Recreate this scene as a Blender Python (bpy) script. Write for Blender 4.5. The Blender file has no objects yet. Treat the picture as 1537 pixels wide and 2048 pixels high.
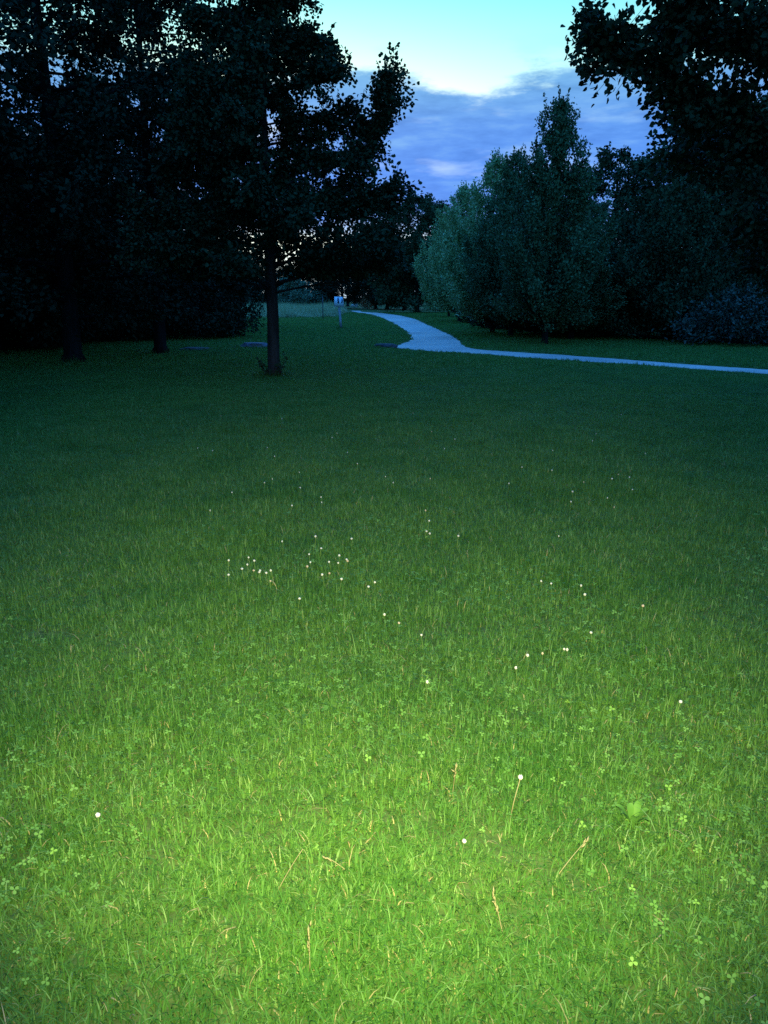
import bpy, math, random
import numpy as np
from mathutils import Vector, noise as mnoise

C = bpy.context.scene.collection
scene = bpy.context.scene
R = math.radians

# ------------------------------------------------------------------ camera
cam = bpy.data.cameras.new('camera')
cam.sensor_fit = 'VERTICAL'; cam.sensor_height = 36.0; cam.lens = 27.07
cam.clip_start = 0.05; cam.clip_end = 2000
camo = bpy.data.objects.new('camera', cam); C.objects.link(camo)
camo.location = (0, 0, 1.5); camo.rotation_euler = (R(90 - 15.67), 0, 0)
scene.camera = camo

# ------------------------------------------------------------------ light: dusk sky, last glow, phone torch
SUN_AZ = R(-7)                       # the afterglow stands a little left of straight ahead
SKY_GAIN = 1.0
world = bpy.data.worlds.new('World'); scene.world = world; world.use_nodes = True
nt = world.node_tree; N = nt.nodes; Lk = nt.links
for n in list(N): N.remove(n)
def nd(t, **kw):
    n = N.new(t)
    for k, v in kw.items(): setattr(n, k, v)
    return n
def math_(op, a, b=None, c=None, clamp=False):
    n = nd('ShaderNodeMath', operation=op); n.use_clamp = clamp
    for i, v in enumerate((a, b, c)):
        if v is None: continue
        if isinstance(v, (int, float)): n.inputs[i].default_value = v
        else: Lk.new(v, n.inputs[i])
    return n.outputs[0]
def ramp_(fac, stops, interp='LINEAR'):
    n = nd('ShaderNodeValToRGB'); e = n.color_ramp; e.interpolation = interp
    while len(e.elements) < len(stops): e.elements.new(0.5)
    for el, (p, c) in zip(e.elements, stops):
        el.position = p; el.color = (*c, 1)
    Lk.new(fac, n.inputs[0]); return n.outputs[0]
def mixc(f, a, b, mode='MIX'):
    n = nd('ShaderNodeMix', data_type='RGBA', blend_type=mode)
    if isinstance(f, (int, float)): n.inputs[0].default_value = f
    else: Lk.new(f, n.inputs[0])
    for i, v in ((6, a), (7, b)):
        if isinstance(v, tuple): n.inputs[i].default_value = (*v, 1)
        else: Lk.new(v, n.inputs[i])
    return n.outputs[2]
sky = nd('ShaderNodeTexSky', sky_type='NISHITA'); sky.sun_disc = False
sky.sun_elevation = R(0.5); sky.sun_rotation = SUN_AZ
tc = nd('ShaderNodeTexCoord'); sep = nd('ShaderNodeSeparateXYZ'); Lk.new(tc.outputs['Generated'], sep.inputs[0])
X, Y, Z = sep.outputs
cmb = nd('ShaderNodeCombineXYZ'); Lk.new(X, cmb.inputs[0]); Lk.new(Y, cmb.inputs[1]); Lk.new(math_('MAXIMUM', Z, 0.09), cmb.inputs[2])
nrmv = nd('ShaderNodeVectorMath', operation='NORMALIZE'); Lk.new(cmb.outputs[0], nrmv.inputs[0]); Lk.new(nrmv.outputs[0], sky.inputs[0])
zc = math_('MAXIMUM', Z, 0.0)
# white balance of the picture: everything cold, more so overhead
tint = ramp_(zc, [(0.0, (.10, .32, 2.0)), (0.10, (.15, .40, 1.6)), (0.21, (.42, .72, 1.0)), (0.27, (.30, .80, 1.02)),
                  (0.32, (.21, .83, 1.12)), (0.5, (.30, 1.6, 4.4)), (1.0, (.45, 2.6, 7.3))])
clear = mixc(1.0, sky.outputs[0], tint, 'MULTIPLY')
zgain = ramp_(zc, [(0.0, (1.0,)*3), (0.24, (1.0,)*3), (0.32, (1.0,)*3), (0.55, (1.0,)*3), (1.0, (1.0,)*3)])
clear = mixc(1.0, clear, zgain, 'MULTIPLY')
# a bank of cloud over the western horizon
mp = nd('ShaderNodeMapping'); mp.inputs['Scale'].default_value = (4.2, 4.2, 15.0); mp.inputs['Location'].default_value = (2.1, 0.4, 0.0)
Lk.new(tc.outputs['Generated'], mp.inputs[0])
n1 = nd('ShaderNodeTexNoise'); n1.inputs['Scale'].default_value = 1.5; n1.inputs['Detail'].default_value = 8; n1.inputs['Roughness'].default_value = .64
Lk.new(mp.outputs[0], n1.inputs[0])
mp2 = nd('ShaderNodeMapping'); mp2.inputs['Scale'].default_value = (6, 6, 26.0); mp2.inputs['Location'].default_value = (5.3, 1.4, 3.0)
Lk.new(tc.outputs['Generated'], mp2.inputs[0])
n2 = nd('ShaderNodeTexNoise'); n2.inputs['Scale'].default_value = 1.3; n2.inputs['Detail'].default_value = 5; n2.inputs['Roughness'].default_value = .5
Lk.new(mp2.outputs[0], n2.inputs[0])
# a notch in the top of the bank a few degrees right of straight ahead
dx = math_('SUBTRACT', X, 0.088)
notch = math_('MULTIPLY', math_('POWER', 2.718, math_('MULTIPLY', math_('MULTIPLY', dx, dx), -330.0)), 0.020)
edge = math_('SUBTRACT', math_('MULTIPLY_ADD', n1.outputs[0], 0.075, 0.203), notch)
top = math_('SMOOTH_MIN', math_('MULTIPLY', math_('SUBTRACT', edge, Z), 60.0), 1.0, 0.05)
mr = nd('ShaderNodeMapRange', interpolation_type='SMOOTHSTEP'); Lk.new(math_('SUBTRACT', edge, Z), mr.inputs[0])
mr.inputs[1].default_value = -0.006; mr.inputs[2].default_value = 0.010
mrb = nd('ShaderNodeMapRange', interpolation_type='SMOOTHSTEP'); Lk.new(math_('MULTIPLY_ADD', n2.outputs[0], 0.03, Z), mrb.inputs[0])
mrb.inputs[1].default_value = 0.075; mrb.inputs[2].default_value = 0.105
bank = math_('MULTIPLY', mr.outputs[0], mrb.outputs[0])
thin = nd('ShaderNodeMapRange', interpolation_type='SMOOTHSTEP'); Lk.new(n2.outputs[0], thin.inputs[0])
thin.inputs[1].default_value = 0.56; thin.inputs[2].default_value = 0.74
thin.inputs[3].default_value = 1.0; thin.inputs[4].default_value = 0.6
bank = math_('MULTIPLY', bank, thin.outputs[0])
bank = math_('MULTIPLY', bank, 0.97)
cloudcol = ramp_(zc, [(0.0, (.15, .33, .95)), (0.14, (.095, .30, .94)), (0.19, (.11, .33, .90)), (0.25, (.20, .50, .84))])
n3 = nd('ShaderNodeTexNoise'); n3.inputs['Scale'].default_value = 3.2; n3.inputs['Detail'].default_value = 7; n3.inputs['Roughness'].default_value = .6
Lk.new(mp2.outputs[0], n3.inputs[0])
mott = ramp_(n3.outputs[0], [(.32, (.74, .80, .86)), (.5, (1, 1, 1)), (.70, (1.0, 1.0, 1.0))])
cloudcol = mixc(1.0, cloudcol, mott, 'MULTIPLY')
cloudcol = mixc(math_('MULTIPLY', math_('SUBTRACT', n3.outputs[0], .5, clamp=True), 1.6, clamp=True), cloudcol, (.30, .62, .98))
# scattered shreds above the bank
mr3 = nd('ShaderNodeMapRange', interpolation_type='SMOOTHSTEP'); Lk.new(n2.outputs[0], mr3.inputs[0])
mr3.inputs[1].default_value = 0.54; mr3.inputs[2].default_value = 0.68
mr3.inputs[4].default_value = 0.30
band = nd('ShaderNodeMapRange', interpolation_type='SMOOTHSTEP'); Lk.new(Z, band.inputs[0])
band.inputs[1].default_value = 0.295; band.inputs[2].default_value = 0.235
shred = math_('MULTIPLY', mr3.outputs[0], band.outputs[0])
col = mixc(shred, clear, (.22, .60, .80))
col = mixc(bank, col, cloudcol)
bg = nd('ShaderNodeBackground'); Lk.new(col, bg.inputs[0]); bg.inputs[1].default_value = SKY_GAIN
wo = nd('ShaderNodeOutputWorld'); Lk.new(bg.outputs[0], wo.inputs[0])

sl = bpy.data.lights.new('sun', 'SUN'); sl.energy = 0.05; sl.angle = R(0.5); sl.color = (1, .8, .6)
so = bpy.data.objects.new('sun', sl); C.objects.link(so)
sd = Vector((math.sin(SUN_AZ), math.cos(SUN_AZ), math.tan(R(0.5))))
so.rotation_euler = sd.to_track_quat('Z', 'Y').to_euler(); so.location = sd * 60

# the light of the phone that took the picture, right beside its lens
tl = bpy.data.lights.new('phone_light', 'SPOT'); tl.energy = 1700; tl.color = (1.0, .93, .38)
tl.spot_size = R(62); tl.spot_blend = 1.0; tl.shadow_soft_size = 0.03
to = bpy.data.objects.new('phone_light', tl); C.objects.link(to); to.location = (0.015, 0.0, 1.53)
to.rotation_euler = (Vector(to.location) - Vector((0.02, 2.85, 0.0))).to_track_quat('Z', 'Y').to_euler()

to.scale = (1.34, 1.0, 1.0)          # the beam is wider than high
vs = scene.view_settings
vs.view_transform = 'Standard'; vs.look = 'None'; vs.gamma = 1.0; vs.exposure = 0.0; vs.use_curve_mapping = False
scene.render.filter_size = 2.0
scene.cycles.max_bounces = 6; scene.cycles.diffuse_bounces = 2; scene.cycles.transmission_bounces = 3
scene.cycles.sample_clamp_indirect = 4.0
scene.cycles.use_denoising = False

# ------------------------------------------------------------------ helpers
def tag(o, label=None, cat=None, group=None, kind=None):
    if label: o['label'] = label
    if cat: o['category'] = cat
    if group: o['group'] = group
    if kind: o['kind'] = kind
    return o
def empty(name, loc, rz=0):
    o = bpy.data.objects.new(name, None); C.objects.link(o); o.location = loc; o.rotation_euler = (0, 0, rz)
    o.empty_display_size = .2
    return o
def link(name, me, parent=None, loc=None):
    o = bpy.data.objects.new(name, me); C.objects.link(o)
    if parent: o.parent = parent
    if loc is not None: o.location = loc
    return o
def copy_tree(o, parent=None):
    c = o.copy(); C.objects.link(c)
    if parent: c.parent = parent
    for ch in o.children: copy_tree(ch, c)
    return c
def mesh_np(name, V, loops, sizes, mats, matidx=None, tint=None, smooth=False):
    me = bpy.data.meshes.new(name)
    V = np.asarray(V, np.float32); loops = np.asarray(loops, np.int32); sizes = np.asarray(sizes, np.int32)
    me.vertices.add(len(V)); me.vertices.foreach_set('co', V.ravel())
    me.loops.add(len(loops)); me.loops.foreach_set('vertex_index', loops)
    me.polygons.add(len(sizes))
    st = np.zeros(len(sizes), np.int32); st[1:] = np.cumsum(sizes)[:-1]
    me.polygons.foreach_set('loop_start', st); me.polygons.foreach_set('loop_total', sizes)
    for m in (mats if isinstance(mats, (list, tuple)) else [mats]): me.materials.append(m)
    if matidx is not None: me.polygons.foreach_set('material_index', np.asarray(matidx, np.int32))
    if smooth: me.polygons.foreach_set('use_smooth', np.ones(len(sizes), bool))
    if tint is not None:
        a = me.attributes.new('tint', 'FLOAT', 'POINT'); a.data.foreach_set('value', np.asarray(tint, np.float32))
    me.update(calc_edges=True); me.validate()
    return me
class MB:
    """collects tubes, boxes and prisms for one mesh"""
    def __init__(s): s.V = []; s.L = []; s.S = []; s.n = 0
    def add(s, V, F):
        s.V.append(np.asarray(V, float))
        for f in F: s.L += [i + s.n for i in f]; s.S.append(len(f))
        s.n += len(V)
    def tube(s, P, rad, sides=7, cap=True):
        P = np.asarray(P, float); n = len(P)
        T = np.gradient(P, axis=0); T /= np.linalg.norm(T, axis=1)[:, None] + 1e-9
        ref = np.array([0.0, 0, 1]) if abs(T[0][2]) < .9 else np.array([1.0, 0, 0])
        V = []
        for i in range(n):
            u = np.cross(T[i], ref); u /= np.linalg.norm(u) + 1e-9; v = np.cross(T[i], u)
            for k in range(sides):
                a = 2 * math.pi * k / sides
                V.append(P[i] + rad[i] * (math.cos(a) * u + math.sin(a) * v))
        F = []
        for i in range(n - 1):
            for k in range(sides):
                k2 = (k + 1) % sides
                F.append((i*sides + k, i*sides + k2, (i+1)*sides + k2, (i+1)*sides + k))
        if cap: F.append(tuple((n-1)*sides + k for k in range(sides))); F.append(tuple(sides - 1 - k for k in range(sides)))
        s.add(V, F)
    def box(s, c, d, rot=None):
        V = []
        for x in (-.5, .5):
            for y in (-.5, .5):
                for z in (-.5, .5):
                    p = Vector((x*d[0], y*d[1], z*d[2]))
                    if rot: p.rotate(rot)
                    V.append((p.x + c[0], p.y + c[1], p.z + c[2]))
        s.add(V, [(0,1,3,2),(4,6,7,5),(0,4,5,1),(2,3,7,6),(0,2,6,4),(1,5,7,3)])
    def prism(s, pts, y0, y1):
        """outline in x,z pushed from y0 to y1"""
        n = len(pts)
        V = [(x, y0, z) for x, z in pts] + [(x, y1, z) for x, z in pts]
        F = [tuple(range(n)), tuple(range(2*n - 1, n - 1, -1))] + [(i, i + n, (i+1) % n + n, (i+1) % n) for i in range(n)]
        s.add(V, F)
    def mesh(s, name, mat, smooth=False): return mesh_np(name, np.concatenate(s.V), s.L, s.S, mat, smooth=smooth)

# ------------------------------------------------------------------ materials
def new_mat(name):
    m = bpy.data.materials.new(name); m.use_nodes = True
    t = m.node_tree
    for n in list(t.nodes): t.nodes.remove(n)
    o = t.nodes.new('ShaderNodeOutputMaterial')
    p = t.nodes.new('ShaderNodeBsdfPrincipled'); t.links.new(p.outputs[0], o.inputs[0])
    return m, t, p, o
def noise_node(t, scale, detail=4, rough=.55, coord='Object', stretch=None):
    c = t.nodes.new('ShaderNodeTexCoord'); n = t.nodes.new('ShaderNodeTexNoise')
    n.inputs['Scale'].default_value = scale; n.inputs['Detail'].default_value = detail; n.inputs['Roughness'].default_value = rough
    src = c.outputs[coord]
    if coord == 'World':
        pass
    if stretch:
        m = t.nodes.new('ShaderNodeMapping'); m.inputs['Scale'].default_value = stretch; t.links.new(src, m.inputs[0]); src = m.outputs[0]
    t.links.new(src, n.inputs[0]); return n.outputs[0]
def wnoise(t, scale, detail=3, off=0):
    g = t.nodes.new('ShaderNodeNewGeometry'); n = t.nodes.new('ShaderNodeTexNoise')
    m = t.nodes.new('ShaderNodeMapping'); m.inputs['Location'].default_value = (off, off*.7, 0)
    t.links.new(g.outputs['Position'], m.inputs[0]); t.links.new(m.outputs[0], n.inputs[0])
    n.inputs['Scale'].default_value = scale; n.inputs['Detail'].default_value = detail
    return n.outputs[0]
def tramp(t, fac, stops):
    n = t.nodes.new('ShaderNodeValToRGB'); e = n.color_ramp
    while len(e.elements) < len(stops): e.elements.new(.5)
    for el, (p, c) in zip(e.elements, stops): el.position = p; el.color = (*c, 1)
    t.links.new(fac, n.inputs[0]); return n.outputs[0]
def tmix(t, f, a, b, mode='MIX'):
    n = t.nodes.new('ShaderNodeMix'); n.data_type = 'RGBA'; n.blend_type = mode
    if isinstance(f, (int, float)): n.inputs[0].default_value = f
    else: t.links.new(f, n.inputs[0])
    for i, v in ((6, a), (7, b)):
        if isinstance(v, tuple): n.inputs[i].default_value = (*v, 1)
        else: t.links.new(v, n.inputs[i])
    return n.outputs[2]
def bump(t, p, h, strength, dist):
    b = t.nodes.new('ShaderNodeBump'); b.inputs['Strength'].default_value = strength; b.inputs['Distance'].default_value = dist
    t.links.new(h, b.inputs['Height']); t.links.new(b.outputs[0], p.inputs['Normal'])
def leafy(name, stops, rough=.55, trans=.15, spec=.3, patch=None):
    m, t, p, o = new_mat(name)
    a = t.nodes.new('ShaderNodeAttribute'); a.attribute_name = 'tint'
    col = tramp(t, a.outputs['Fac'], stops)
    if patch:
        for sc, off, c2, lo, hi in patch:
            w = wnoise(t, sc, 3, off); mrn = t.nodes.new('ShaderNodeMapRange'); t.links.new(w, mrn.inputs[0])
            mrn.inputs[1].default_value = lo; mrn.inputs[2].default_value = hi
            col = tmix(t, mrn.outputs[0], col, tmix(t, 1.0, col, c2, 'MULTIPLY'))
    t.links.new(col, p.inputs['Base Color'])
    p.inputs['Roughness'].default_value = rough; p.inputs['Specular IOR Level'].default_value = spec
    if trans:
        tr = t.nodes.new('ShaderNodeBsdfTranslucent'); t.links.new(col, tr.inputs[0])
        mx = t.nodes.new('ShaderNodeMixShader'); mx.inputs[0].default_value = trans
        t.links.new(p.outputs[0], mx.inputs[1]); t.links.new(tr.outputs[0], mx.inputs[2]); t.links.new(mx.outputs[0], o.inputs[0])
    return m
M = {}
M['grass'] = leafy('grass_blade', [(0, (.042, .115, .021)), (.35, (.060, .165, .027)), (.76, (.088, .205, .036)), (.90, (.18, .31, .10)), (.95, (.30, .26, .12)), (1, (.42, .34, .18))],
                   rough=.6, trans=.45, spec=.16, patch=[(1.6, 3, (.70, .84, .72), .46, .68), (4.2, 9, (1.12, 1.06, .92), .48, .72), (7.5, 14, (.80, .86, .78), .50, .70), (.5, 25, (.86, .92, 1.0), .46, .66)])
M['meadow'] = leafy('meadow_grass', [(0, (.15, .22, .09)), (.6, (.23, .29, .13)), (1, (.36, .36, .20))], rough=.6, trans=.25)
M['clover'] = leafy('clover_leaf', [(0, (.06, .155, .026)), (.6, (.085, .20, .034)), (.92, (.13, .26, .055)), (1, (.17, .33, .05))], rough=.6, trans=.35, spec=.15)
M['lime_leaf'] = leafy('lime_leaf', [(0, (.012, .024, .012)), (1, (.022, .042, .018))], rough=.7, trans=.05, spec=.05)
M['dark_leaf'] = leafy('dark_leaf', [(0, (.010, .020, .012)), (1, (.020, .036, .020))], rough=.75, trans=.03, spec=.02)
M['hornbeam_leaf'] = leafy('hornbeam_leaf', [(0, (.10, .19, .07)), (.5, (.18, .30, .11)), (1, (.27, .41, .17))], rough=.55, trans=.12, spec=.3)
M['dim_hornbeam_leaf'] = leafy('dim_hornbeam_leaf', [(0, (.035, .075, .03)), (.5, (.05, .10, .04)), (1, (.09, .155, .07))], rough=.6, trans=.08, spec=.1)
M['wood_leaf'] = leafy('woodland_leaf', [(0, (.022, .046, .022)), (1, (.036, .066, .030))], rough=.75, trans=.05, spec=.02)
M['glossy_leaf'] = leafy('glossy_leaf', [(0, (.020, .040, .026)), (1, (.042, .066, .044))], rough=.45, trans=.0, spec=.2)
M['pale_leaf'] = leafy('pale_shrub_leaf', [(0, (.08, .14, .08)), (1, (.13, .19, .11))], rough=.6, trans=.1, spec=.2)
M['rust_leaf'] = leafy('rust_leaf', [(0, (.22, .10, .05)), (1, (.34, .17, .07))], rough=.6, trans=.1, spec=.2)
M['straw'] = leafy('straw', [(0, (.17, .16, .08)), (1, (.26, .23, .13))], rough=.6, trans=.1, spec=.2)
def bark(name, c1, c2):
    m, t, p, o = new_mat(name)
    f = noise_node(t, 9, 5, .6, 'Object', (1, 1, .18))
    t.links.new(tramp(t, f, [(.3, c1), (.7, c2)]), p.inputs['Base Color']); p.inputs['Roughness'].default_value = .9
    p.inputs['Specular IOR Level'].default_value = .0
    bump(t, p, f, .8, .03); return m
M['bark'] = bark('grey_brown_bark', (.016, .013, .012), (.042, .035, .031))
M['bark_dark'] = bark('dark_bark', (.007, .006, .006), (.018, .016, .015))
m, t, p, o = new_mat('lawn_soil'); M['soil'] = m
f = wnoise(t, .8, 5); f2 = wnoise(t, 14, 4, 3)
t.links.new(tmix(t, .5, tramp(t, f, [(.35, (.034, .070, .018)), (.65, (.050, .095, .026))]), tramp(t, f2, [(.35, (.030, .055, .016)), (.7, (.075, .095, .036))])), p.inputs['Base Color'])
p.inputs['Roughness'].default_value = .95; p.inputs['Specular IOR Level'].default_value = .05; bump(t, p, f2, .6, .03)
m, t, p, o = new_mat('path_gravel'); M['path'] = m
f = wnoise(t, 1.3, 5); f2 = wnoise(t, 60, 3, 2); f3 = wnoise(t, .35, 3, 7)
c = tmix(t, .45, tramp(t, f, [(.35, (.33, .285, .25)), (.65, (.47, .40, .34))]), tramp(t, f2, [(.3, (.25, .22, .19)), (.7, (.55, .47, .40))]))
c = tmix(t, 1.0, c, tramp(t, f3, [(.35, (.66, .68, .70)), (.65, (1, 1, 1))]), 'MULTIPLY')
t.links.new(c, p.inputs['Base Color']); p.inputs['Roughness'].default_value = .8; bump(t, p, f2, .5, .01)
def plain(name, col, rough=.6, var=.25, scale=6, spec=.3):
    m, t, p, o = new_mat(name); f = noise_node(t, scale, 5)
    t.links.new(tramp(t, f, [(.3, tuple(x*(1 - var) for x in col)), (.7, tuple(min(1, x*(1 + var)) for x in col))]), p.inputs['Base Color'])
    p.inputs['Roughness'].default_value = rough; p.inputs['Specular IOR Level'].default_value = spec; return m
M['sign_white'] = plain('white_sign_paint', (.72, .76, .80), .5, .06, 4)
M['sign_print'] = plain('dark_sign_print', (.05, .13, .24), .6, .2, 9)
M['post'] = plain('weathered_post', (.26, .28, .31), .8, .4, 7)
M['stake'] = plain('dark_stake', (.05, .055, .06), .9, .3, 7)
M['stone'] = plain('grey_stone', (.075, .072, .09), .85, .45, 9)
M['stone_dark'] = plain('dark_stone', (.03, .035, .04), .9, .4, 5)
M['stone_pale'] = plain('pale_stone', (.42, .38, .30), .85, .2, 5)
M['petal'] = plain('clover_petal', (.50, .50, .45), .6, .08, 300)
M['petal_brown'] = plain('faded_clover_petal', (.42, .34, .24), .7, .2, 300)
M['stem'] = plain('flower_stem', (.12, .20, .05), .6, .2, 80)
M['dew'] = None

# ------------------------------------------------------------------ ground and path
PATH_R = [(-2.6, 84.0), (-2.07, 77.45), (-0.3, 72.8), (1.3, 63.0), (2.05, 54.0), (2.32, 43.5), (2.52, 36.4), (2.62, 30.5), (2.60, 27.0), (2.48, 24.4),
          (2.62, 23.0), (3.21, 22.23), (3.81, 21.5), (4.57, 20.75), (5.43, 19.75), (5.99, 19.0), (6.96, 17.6), (8.04, 16.5), (11.0, 14.6), (16.0, 11.9), (22.0, 9.6)]
PATH_L = [(-3.6, 84.0), (-2.6, 76.0), (-0.95, 66.9), (0.15, 53.0), (0.72, 42.0), (1.00, 35.2), (1.07, 30.5), (1.00, 28.2), (0.86, 26.9), (0.57, 25.5), (0.37, 24.6), (0.35, 23.54),
          (0.84, 22.7), (1.52, 21.95), (2.2, 21.35), (2.84, 20.75), (3.22, 20.2), (3.67, 19.72), (4.19, 19.1), (5.04, 18.3), (5.74, 17.75), (6.22, 17.0), (6.66, 16.55), (7.67, 15.5), (10.7, 13.4), (15.7, 10.7), (21.7, 8.4)]
def refine(P, step, amp, seed):
    rng = random.Random(seed); out = []
    for (x0, y0), (x1, y1) in zip(P[:-1], P[1:]):
        d = math.hypot(x1 - x0, y1 - y0); k = max(1, int(d / step))
        for i in range(k):
            u = i / k; out.append((x0 + (x1-x0)*u + rng.uniform(-amp, amp), y0 + (y1-y0)*u + rng.uniform(-amp, amp)))
    out.append(P[-1]); return out
poly = refine(PATH_R, .3, .06, 1) + refine(PATH_L, .3, .06, 2)[::-1]
polyA = np.array(poly)
def in_path(P):
    x, y = P[:, 0], P[:, 1]; res = np.zeros(len(P), bool)
    a = polyA; b = np.roll(polyA, -1, axis=0)
    for (x0, y0), (x1, y1) in zip(a, b):
        if y0 == y1: continue
        c = ((y0 > y) != (y1 > y)) & (x < (x1-x0)*(y-y0)/(y1-y0) + x0)
        res ^= c
    return res
def ground_z(x, y):
    d = np.hypot(x, y)
    a = np.clip((15 - d) / 5, 0, 1)*.8
    return a * (.016*np.sin(1.1*x + .6)*np.cos(.8*y) + .004*np.sin(3.1*x - 2.0*y))
def build_ground():
    ys = np.concatenate([np.linspace(-40, -3, 8), np.arange(-2, 16, .2), np.linspace(16.5, 60, 30), np.array([80, 120, 200, 350, 600])])
    xs = np.concatenate([[-500, -250, -120, -60, -30, -20], np.arange(-12, 12.01, .25), [20, 30, 60, 120, 250, 500]])
    XX, YY = np.meshgrid(xs, ys); V = np.stack([XX.ravel(), YY.ravel(), ground_z(XX, YY).ravel()], 1)
    nx, ny = len(xs), len(ys); i, j = np.meshgrid(np.arange(nx-1), np.arange(ny-1)); a = (j*nx + i).ravel()
    L = np.stack([a, a+1, a+nx+1, a+nx], 1).ravel()
    return mesh_np('ground', V, L, np.full(len(a), 4), M['soil'], smooth=True)
tag(link('ground', build_ground()), kind='structure')
pm = bpy.data.meshes.new('path'); pm.from_pydata([(x, y, .004) for x, y in poly], [], [list(range(len(poly)))]); pm.materials.append(M['path']); pm.update()
tag(link('path', pm), kind='structure')

# ------------------------------------------------------------------ lawn: patches of real blades, instanced by geometry nodes
def blade_patch(name, seed, n, radius, hmin, hmax, wid, lean, mat, straw=.02, segs=3):
    rng = np.random.default_rng(seed)
    r = radius*np.sqrt(rng.random(n)); a = rng.random(n)*2*np.pi
    # blades gather in small tufts
    k = max(1, n // 14); tc_ = rng.random((k, 2)); tr_ = radius*np.sqrt(tc_[:, 0]); ta = tc_[:, 1]*2*np.pi
    ti = rng.integers(0, k, n); tuft = rng.random(n) < .7
    bx = np.where(tuft, tr_[ti]*np.cos(ta[ti]) + rng.normal(0, .016, n), r*np.cos(a)); by = np.where(tuft, tr_[ti]*np.sin(ta[ti]) + rng.normal(0, .016, n), r*np.sin(a))
    th = (rng.random(k)*.55 + .72)[ti]
    h = (hmin + (hmax - hmin)*rng.random(n)**1.4)*np.where(tuft, th, 1.0)
    az = rng.random(n)*2*np.pi; bend = np.abs(rng.normal(lean, .6, n)); w = wid*(.7 + .6*rng.random(n))
    tint = rng.random(n)*.92; st = rng.random(n) < straw; tint[st] = .955 + .045*rng.random(st.sum()); bend[st] += .6
    V = np.zeros((n, 2*segs + 1, 3), np.float32); dx, dy = np.cos(az), np.sin(az); px, py = -dy, dx
    cx, cy, cz = bx.copy(), by.copy(), np.full(n, -.005); ang = bend*.25; sl = h/segs
    for s in range(segs + 1):
        if s < segs:
            ww = w*.5*(1 - .55*(s/segs)**1.5)
            V[:, 2*s] = np.stack([cx - px*ww, cy - py*ww, cz], 1); V[:, 2*s+1] = np.stack([cx + px*ww, cy + py*ww, cz], 1)
            cx = cx + dx*np.sin(ang)*sl; cy = cy + dy*np.sin(ang)*sl; cz = cz + np.cos(ang)*sl; ang = np.minimum(ang + bend*.55, 2.0)
        else: V[:, 2*s] = np.stack([cx, cy, cz], 1)
    K = 2*segs + 1; f = []; sz = []
    for s in range(segs - 1): f += [2*s, 2*s+1, 2*s+3, 2*s+2]; sz.append(4)
    f += [2*segs-2, 2*segs-1, 2*segs]; sz.append(3)
    L = (np.arange(n)[:, None]*K + np.array(f)[None]).ravel()
    return mesh_np(name, V.reshape(-1, 3), L, np.tile(sz, n), mat, tint=np.repeat(tint, K))
def clover_patch(name, seed, n, radius):
    rng = np.random.default_rng(seed); V = []; L = []; S = []; T = []; k0 = 0
    for i in range(n):
        r = radius*math.sqrt(rng.random()); a = rng.random()*6.283; x, y = r*math.cos(a), r*math.sin(a); h = rng.uniform(.035, .072); s = rng.uniform(.0042, .0072)
        t0 = rng.random(); nrm = Vector((rng.normal(0, .25), rng.normal(-.25, .25), 1)).normalized(); q = Vector((0, 0, 1)).rotation_difference(nrm); ph = rng.random()*6.283
        for j in range(3):
            aj = ph + j*2.094
            for u, v in ((0, 0), (.7, -.55), (1.35, -.62), (1.72, -.25), (1.62, 0), (1.72, .25), (1.35, .62), (.7, .55)):
                p = Vector((s*(u*math.cos(aj) - v*math.sin(aj)), s*(u*math.sin(aj) + v*math.cos(aj)), s*(.14*abs(v) - .03*u))); p.rotate(q)
                V.append((x + p.x, y + p.y, h + p.z)); T.append(t0)
            L += [k0, k0+1, k0+2, k0+3, k0+4, k0, k0+4, k0+5, k0+6, k0+7]; S += [5, 5]; k0 += 8
        V += [(x, y, h), (x + .001, y, h), (x + .001, y + .004, 0), (x, y + .004, 0)]; T += [t0]*4; L += [k0, k0+1, k0+2, k0+3]; S.append(4); k0 += 4
    return mesh_np(name, V, L, S, M['clover'], tint=T)
def library(name, meshes):
    lib = bpy.data.collections.new(name)
    for i, me in enumerate(meshes): lib.objects.link(bpy.data.objects.new('%s_%02d' % (name, i), me))
    return lib
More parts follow.
